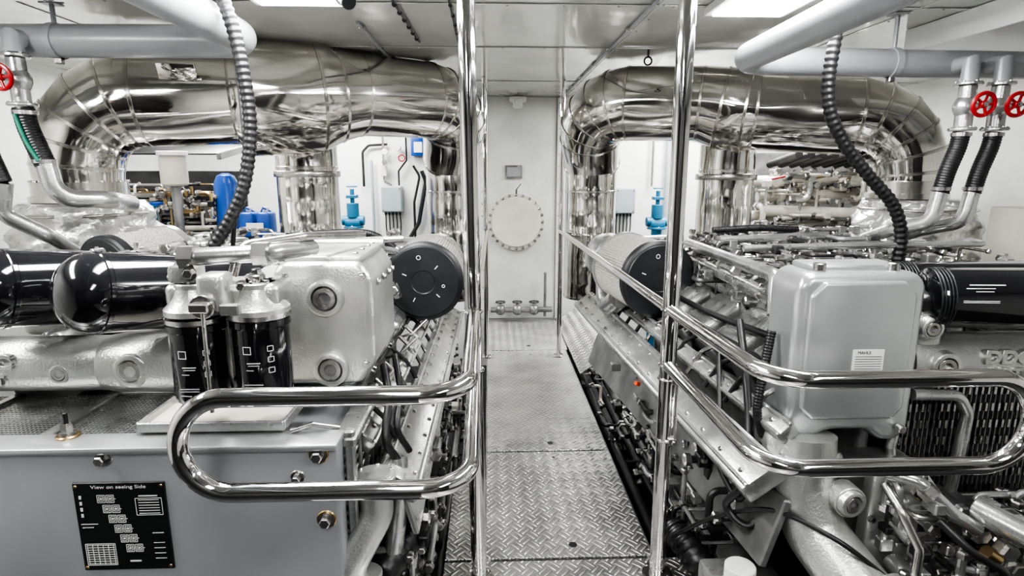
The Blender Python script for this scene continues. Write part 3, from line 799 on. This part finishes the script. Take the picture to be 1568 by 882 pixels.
b.tube([(.72,3.2,.80),(.68,3.35,.70),(.70,3.5,.9),(.72,3.6,1.0)], .06, 'silver', 20, fil=.1)
clutter(b, (1.1,2.1,1.06), (2.2,3.4,1.18), 120, 32)
b.done()
# front gear-case, cooler, pumps
b = B('coolant_pump_casing', ER)
b.tube([(1.02,1.75,.66),(1.02,1.73,.50),(1.04,1.68,.36),(1.12,1.50,.24),(1.2,1.42,.12)], .095, 'cast', 32, fil=.12)
b.flange((1.02,1.75,.585),(0,0,1),.115,.02,'cast',8); b.box((.99,1.82,.62),(.16,.14,.10),'cast',bev=.03,seg=3)
b.plug((1.10,1.60,.50),(.2,-1,0),.040,'cast'); b.cyl((1.10,1.66,.50),(1.10,1.60,.50),.05,'cast')
b.prism([(1.02,1.55,.33),(1.14,1.42,.30),(1.30,1.42,.20),(1.30,1.42,.02),(1.06,1.5,.02)], (.05,.14,.0), 'cast', .02, 3)
b.lathe((1.12,1.50,.27),(.3,-1,-.5),[(0,.10),(.05,.112),(.08,.112),(.10,.09),(.11,.05)],'cast',40)
for i in range(6):
    a = i*PI/3; x_,y_,z_ = frame((.3,-1,-.5)); b.bolt(V((1.12,1.50,.27))+z_*.08+(x_*math.cos(a)+y_*math.sin(a))*.098, z_, .009)
b.box((1.28,1.80,.36),(.28,.14,.40),'dull',bev=.03,seg=3)
b.prism([(1.20,1.64,.60),(1.36,1.64,.58),(1.44,1.64,.48),(1.42,1.64,.26),(1.30,1.64,.16),(1.18,1.64,.22)], (0,.06,0), 'cast', .014, 3)
for x,z in ((1.22,.58),(1.35,.56),(1.42,.47),(1.405,.28),(1.30,.185),(1.20,.24),(1.20,.42)): b.bolt((x,1.64,z),(0,-1,0),.010)
b.box((1.32,1.632,.33),(.07,.008,.012),'silver',bev=.002); b.box((1.33,1.632,.44),(.12,.02,.02),'cast',(0,.5,0),.006)
b.lathe((1.30,1.62,.42),(0,-1,0),[(0,.05),(.03,.05),(.04,.035)],'silver',32)
b.tube([(1.20,1.60,.60),(1.26,1.54,.60),(1.34,1.5,.52),(1.42,1.5,.47)], .020, 'silver', 16, fil=.04)
b.lathe((1.27,1.535,.585),(.6,-.4,-.6),[(0,.028),(.03,.028)],'steel',6)
b.tube([(1.20,1.60,.56),(1.20,1.52,.52),(1.24,1.48,.42),(1.22,1.46,.3)], .013, 'steel', 12, fil=.04)
b.cyl((1.44,1.55,.51),(1.53,1.42,.48),.038,'silver',32); b.flange((1.53,1.42,.48),(.6,-.8,-.2),.043,.012,'silver',6)
b.tube([(1.56,1.5,.46),(1.75,1.45,.48),(1.95,1.45,.43)], .022, 'silver', 16, fil=.05)
b.lathe((1.66,1.52,.34),(0,-1,0),[(0,.08),(.04,.085),(.06,.07),(.10,.045),(.12,.045)],'silver',36)
b.flange((1.66,1.47,.34),(0,-1,0),.08,.01,'silver',8)
b.tube(smooth([(1.3,1.5,.50),(1.36,1.44,.44),(1.45,1.42,.38),(1.50,1.45,.26)]), .012, 'rubber'); b.lathe((1.40,1.44,.44),(1,-.1,-.7),[(0,.02),(.04,.02)],'brass',12)
b.box((1.72,1.76,.20),(.60,.12,.36),'dull',bev=.02,seg=2)
clutter(b, (1.44,1.50,.20), (2.0,1.70,.48), 120, 77, mats=('silver','silver','dull','rubber','steel','cast'), rmin=.008, rmax=.022, L=.14)
clutter(b, (1.20,1.50,.22), (1.44,1.62,.58), 24, 78, rmin=.006, rmax=.014, L=.12)
for p,r in (((1.55,1.5,.34),.026),((1.27,1.52,.28),.022),((1.75,1.5,.40),.03),((1.85,1.5,.31),.028),((1.48,1.5,.26),.020)):
    b.cyl(V(p)+V((0,.1,0)), p, r*1.4, 'silver'); b.bolt(p, (0,-1,0), r)
b.done()
b = B('finned_heat_exchanger', ER)
b.box((1.72,2.0,.58),(.62,.22,.50),'blackp',bev=.004)
for i in range(34): b.box((1.43+i*.0176,1.885,.58),(.004,.012,.42),'dull',bev=0)
for j in range(7):
    for i in range(26): b.box((1.435+i*.0228,1.880,.38+j*.062),(.008,.014,.03),'steel',bev=0)
b.box((1.72,1.90,.785),(.64,.05,.02),'silver'); b.box((1.72,1.90,.34),(.64,.05,.03),'silver')
b.tube([(1.40,1.80,.77),(1.56,1.80,.765),(1.60,1.80,.70),(1.58,1.80,.38)], .020, 'silver', 18, fil=.05)
b.flange((1.58,1.80,.38),(0,0,-1),.04,.012,'silver',4)
b.tube([(1.38,1.82,.70),(1.35,1.80,.58),(1.36,1.78,.48)], .016, 'silver', 14, fil=.04)
b.done()
b = B('engine_wiring_loom', ER)
b.tube(smooth([(.93,2.1,.95),(.90,1.95,.80),(.88,1.85,.65),(.84,1.75,.5),(.80,1.8,.38),(.86,1.75,.33),(.93,1.78,.42),(.92,1.82,.6)]), .014, 'rubber')
b.tube(smooth([(.90,2.2,.8),(.84,2.0,.62),(.80,1.9,.50),(.84,1.8,.40),(.90,1.85,.45)]), .010, 'rubber')
b.tube(smooth([(.68,2.0,.12),(.78,1.85,.30),(.90,1.7,.42),(1.02,1.55,.42),(1.15,1.5,.33),(1.3,1.45,.2)]), .008, 'rubber')
b.hose([(.93,1.85,.98),(.90,1.82,.85),(.88,1.8,.72),(.92,1.82,.62)], .014, 'rubber', ribs=.01, depth=.12)
b.hose([(.72,2.1,.1),(.78,1.95,.05),(.86,1.9,-.05),(.95,2.0,-.1)], .05, 'rubber', ribs=.03, depth=.12, n=20)
b.cyl((.82,1.7,.22),(.82,1.7,.16),.05,'white',24); b.box((.80,1.75,.12),(.16,.14,.10),'silver',bev=.02,seg=2)
b.done()

# engine bearers
for nm, x in (('engine_bearer',-.55),('engine_bearer',-1.7),('engine_bearer',1.05),('engine_bearer',2.2)):
    b = B(nm); b.box((x,2.7,-.30), (.10,3.2,.38), 'dull', bev=.006); b.box((x,2.7,-.10), (.2,3.2,.02), 'dull'); b.done()
b = B('bilge_pipework')
for x, r, k in ((-.14,.03,'rubber'),(-.22,.022,'dull'),(.74,.035,'rubber'),(.84,.025,'rubber'),(.92,.03,'dull')):
    b.tube([(x,1.0,-.15),(x,5.3,-.15)], r, k)
clutter(b, (.70,2.0,-.3), (.95,5.2,.0), 50, 51, mats=('rubber','dull','beige')); clutter(b, (-.5,2.6,-.3), (-.08,5.2,.0), 50, 52, mats=('rubber','dull','beige'))
b.done()

# ------------------------------------------------------------------ background equipment
b = B('blue_motor_pump')
b.box((-2.2,4.5,.27),(1.3,.6,1.5),'darksteel',bev=.01)
b.cyl((-2.60,4.5,1.20),(-2.32,4.5,1.20),.075,'blue',32); b.box((-2.46,4.44,1.20),(.10,.12,.10),'bluev'); b.box((-2.62,4.44,1.19),(.06,.1,.10),'cream')
b.tube([(-2.3,4.45,1.2),(-2.15,4.45,1.2),(-2.15,4.45,1.32),(-1.95,4.45,1.32)], .02, 'brass', 14, fil=.03); b.tube([(-2.7,4.4,1.32),(-2.2,4.4,1.34)], .025, 'brass', 14); b.tube([(-2.7,4.4,1.08),(-2.0,4.4,1.09)], .02, 'beige', 14)
b.box((-2.45,4.86,1.25),(1.0,.03,.5),'darksteel')
clutter(b, (-2.75,4.3,1.05), (-2.0,4.6,1.4), 80, 61, mats=('beige','dull','brass','steel','rubber'))
b.done()
b = B('water_filter_housing'); b.cyl((-2.14,4.15,1.40),(-2.14,4.15,1.60),.085,'cream',36,.012); b.cyl((-2.14,4.15,1.60),(-2.14,4.15,1.63),.095,'wall',36); b.tube([(-2.14,4.15,1.42),(-2.14,4.15,-.5)], .03, 'dull'); b.done()
b = B('blue_pressure_tank'); b.lathe((-1.93,4.45,1.025),(0,0,1),[(0,.07),(.02,.085),(.38,.085),(.44,.06),(.46,.02)],'blue',36); b.done()
b = B('blue_jerrycan')
for x in (-1.74,-1.62):
    b.box((x,4.35,1.12),(.10,.14,.18),'blue',bev=.02,seg=3); b.cyl((x,4.35,1.21),(x,4.35,1.245),.022,'white'); b.tube([(x-.03,4.32,1.20),(x-.01,4.32,1.24),(x+.03,4.36,1.21)],.008,'blue')
b.box((-1.68,4.276,1.11),(.12,.002,.05),'white',bev=0)
b.done()
b = B('slatted_vent_rack')
for i in range(10): b.box((-2.35,4.3+i*.08,1.62+i*.012),(.95,.03,.012),'darksteel',(.4,0,0),.002)
b.box((-2.82,4.65,1.66),(.03,.8,.05),'dull',(.15,0,0)); b.box((-1.88,4.65,1.66),(.03,.8,.05),'dull',(.15,0,0))
b.tube([(-2.82,4.9,1.7),(-2.82,4.9,ZC)], .012, 'dull'); b.tube([(-1.88,4.9,1.7),(-1.88,4.9,ZC)], .012, 'dull')
b.done()
b = B('coolant_manifold_pipework')
b.box((2.6,4.9,.25),(1.3,.5,1.46),'dull',bev=.01); b.box((2.65,4.98,1.3),(1.2,.04,.7),'dull')
for z, x0, x1 in ((1.42,2.05,2.9),(1.30,2.1,3.0),(1.15,2.05,3.0),(1.05,2.2,2.9)):
    b.tube([(x0,4.6,z),(x1-.2,4.55,z+.02),(x1,4.6,z-.1)], .042, 'beige', 18, fil=.08)
    for i in range(3): b.lathe((x0+.15+i*.25,4.59,z+.005),(1,0,0),[(0,.06),(.03,.06)],'beige',20)
for i in range(9):
    b.cyl((2.25+i*.09,4.75,1.55),(2.25+i*.09,4.3,1.62),.03,'darksteel',16)
b.tube([(2.7,4.4,1.45),(2.85,4.4,1.42),(2.9,4.4,1.25),(2.75,4.4,1.18),(2.1,4.5,1.2)], .045, 'beige', 18, fil=.09)
for x in (2.15,2.45,2.72):
    b.cyl((x,4.5,1.42),(x,4.4,1.42),.04,'beige'); b.tube([(x-.05,4.38,1.44),(x+.05,4.38,1.46)], .008, 'red' if x<2.3 else 'brass')
clutter(b, (2.05,4.35,1.0), (3.0,4.6,1.5), 90, 62, mats=('beige','beige','beige','beige','steel','dull'), rmax=.028)
b.done()
def jbox(name, x, z, s=1):
    b = B(name); b.box((x,5.84,z),(.20,.11,.25),'greyp',bev=.012,seg=3); b.box((x,5.782,z),(.185,.008,.235),'greyp',bev=.004)
    for i in range(5): b.cyl((x-.07+i*.035,5.84,z-.125),(x-.07+i*.035,5.84,z-.155),.010,'blackp'); b.tube(smooth([(x-.07+i*.035,5.84,z-.15),(x-.07+i*.035,5.85,z-.3),(x-.05+i*.02,5.86,z-.6)]),.006,'rubber',8)
    for dx in (-.08,.08):
        for dz in (-.1,.1): b.cyl((x+dx,5.777,z+dz),(x+dx,5.774,z+dz),.006,'steel',10)
    b.done()
jbox('junction_box', -.95, 1.23); jbox('junction_box', 1.33, 1.21)
def bluevalve(name, x, z):
    b = B(name)
    b.cyl((x,5.5,z-.02),(x,5.5,z+.11),.055,'bluev',28); b.box((x,5.5,z-.07),(.14,.12,.06),'bluev',bev=.015,seg=2); b.cyl((x,5.5,z+.11),(x,5.5,z+.24),.02,'bluev'); b.box((x,5.5,z+.17),(.10,.08,.03),'bluev')
    b.torus((x,5.5,z+.26),(0,0,1),.045,.007,'bluev',20,6); b.cyl((x-.1,5.5,z-.05),(x+.1,5.5,z-.05),.045,'bluev'); b.flange((x,5.5,z-.12),(0,0,1),.09,.02,'bluev',6)
    b.tube([(x,5.5,z-.11),(x,5.5,-.5)], .05, 'bluev'); b.done()
bluevalve('blue_gate_valve', -1.26, 1.10); bluevalve('blue_gate_valve', 1.57, 1.08)
b = B('bulkhead_conduits')
b.tube([(-1.22,5.85,1.35),(-1.22,5.85,1.68),(-1.16,5.85,1.74),(-.98,5.85,1.75)], .012, 'rubber', 10, fil=.05)
b.tube([(-1.14,5.85,1.6),(-1.14,5.85,.6)], .014, 'greyp'); b.tube([(-.74,5.85,1.55),(-.68,5.85,1.45),(-.74,5.85,1.2),(-.74,5.85,.7)], .012, 'rubber', 10, fil=.08)
b.tube([(-.66,5.85,1.5),(-.62,5.85,1.4),(-.70,5.85,1.0),(-.82,5.85,.8)], .02, 'rubber', 12, fil=.1)
b.box((-.68,5.84,1.74),(.14,.09,.20),'blue',bev=.01,seg=2); b.box((-.68,5.79,1.72),(.08,.01,.10),'wall'); b.box((-1.02,5.84,1.5),(.06,.06,.10),'cream')
b.cyl((-.88,5.84,1.72),(-.88,5.79,1.72),.035,'cream'); b.cyl((-1.0,5.84,1.68),(-1.0,5.80,1.68),.03,'cream')
b.box((-.55,5.84,1.2),(.06,.05,.55),'blue',bev=.006)
b.tube([(-1.02,5.84,1.9),(-1.02,5.84,1.4),(-.95,5.84,1.36)], .012, 'steel', 10, fil=.03); b.tube([(-.8,5.84,1.95),(-.8,5.84,1.6),(-.88,5.84,1.5),(-.88,5.84,1.36)], .009, 'rubber', 10, fil=.03)
b.cyl((-1.0,5.82,1.58),(-1.0,5.76,1.58),.025,'steel'); b.torus((-.84,5.8,1.62),(0,1,0),.03,.006,'red',16,6)
b.tube([(1.6,5.85,1.35),(1.6,5.85,1.9)], .012, 'steel', 10); b.tube([(1.2,5.85,1.35),(1.2,5.85,1.9)], .012, 'greyp', 10); b.tube([(1.75,5.85,.6),(1.75,5.85,1.9)], .018, 'greyp', 12)
b.done()
b = B('control_box'); b.box((-2.50,2.85,1.17),(.20,.12,.26),'cream',bev=.01,seg=2); b.cyl((-2.42,2.79,1.12),(-2.42,2.77,1.12),.02,'red'); b.box((-2.42,2.787,1.12),(.05,.004,.05),'blackp'); b.tube([(-2.52,2.85,1.05),(-2.52,2.85,ZF)], .03, 'dull'); b.done()
b = B('wall_cabinet'); b.box((2.95,2.95,1.10),(.42,.4,.42),'cream',bev=.012,seg=2); b.box((2.95,2.95,.2),(.36,.34,1.4),'dull'); b.box((2.95,2.74,1.1),(.36,.012,.36),'cream'); b.done()

# ------------------------------------------------------------------ light fixtures, seen and added
def fixture(x, y, w, l, p):
    b = B('ceiling_or_fill_light'); b.box((x,y,ZC-.018),(w+.06,l+.06,.034),'wall',bev=.004); b.box((x,y,ZC-.038),(w,l,.01),'lamp',bev=.002); o = b.done()
    L = bpy.data.lights.new('tube_or_fill_light', 'AREA'); L.shape = 'RECTANGLE'; L.size = w*.95; L.size_y = l*.95; L.energy = p; L.color = (1,.995,.98)
    q = bpy.data.objects.new('tube_or_fill_light', L); C.collection.objects.link(q); q.location = (x,y,ZC-.05); q.parent = o
for x, y, w, l, p in ((-.75,1.95,.34,1.3,38),(1.12,2.0,.30,1.4,38),(-2.1,1.4,.3,1.3,30),(-2.1,4.4,.3,1.2,26),(2.2,4.6,.3,1.2,26),(-.3,-.4,.3,1.3,24),(1.5,-.4,.3,1.3,24),(-1.3,5.3,.9,.3,18),(1.7,5.3,.9,.3,18)):  # first two are visible fixtures; the rest are added for fill and reflections
    fixture(x, y, w, l, p)

w = bpy.data.worlds.new('world'); C.scene.world = w; w.use_nodes = True
w.node_tree.nodes['Background'].inputs[0].default_value = (.9,.95,1,1); w.node_tree.nodes['Background'].inputs[1].default_value = .4

# ------------------------------------------------------------------ camera
cam = bpy.data.cameras.new('camera'); cam.sensor_width = 36; cam.lens = 919/1600*36; cam.clip_start = .05
co = bpy.data.objects.new('camera', cam); C.collection.objects.link(co)
co.location = (0,0,1.5)
co.rotation_euler = (PI/2-math.atan(183/919), 0, -math.radians(2.14))
C.scene.camera = co
C.scene.view_settings.view_transform = 'AgX'
try: C.scene.view_settings.look = 'AgX - High Contrast'
except Exception: pass
C.scene.view_settings.exposure = .55
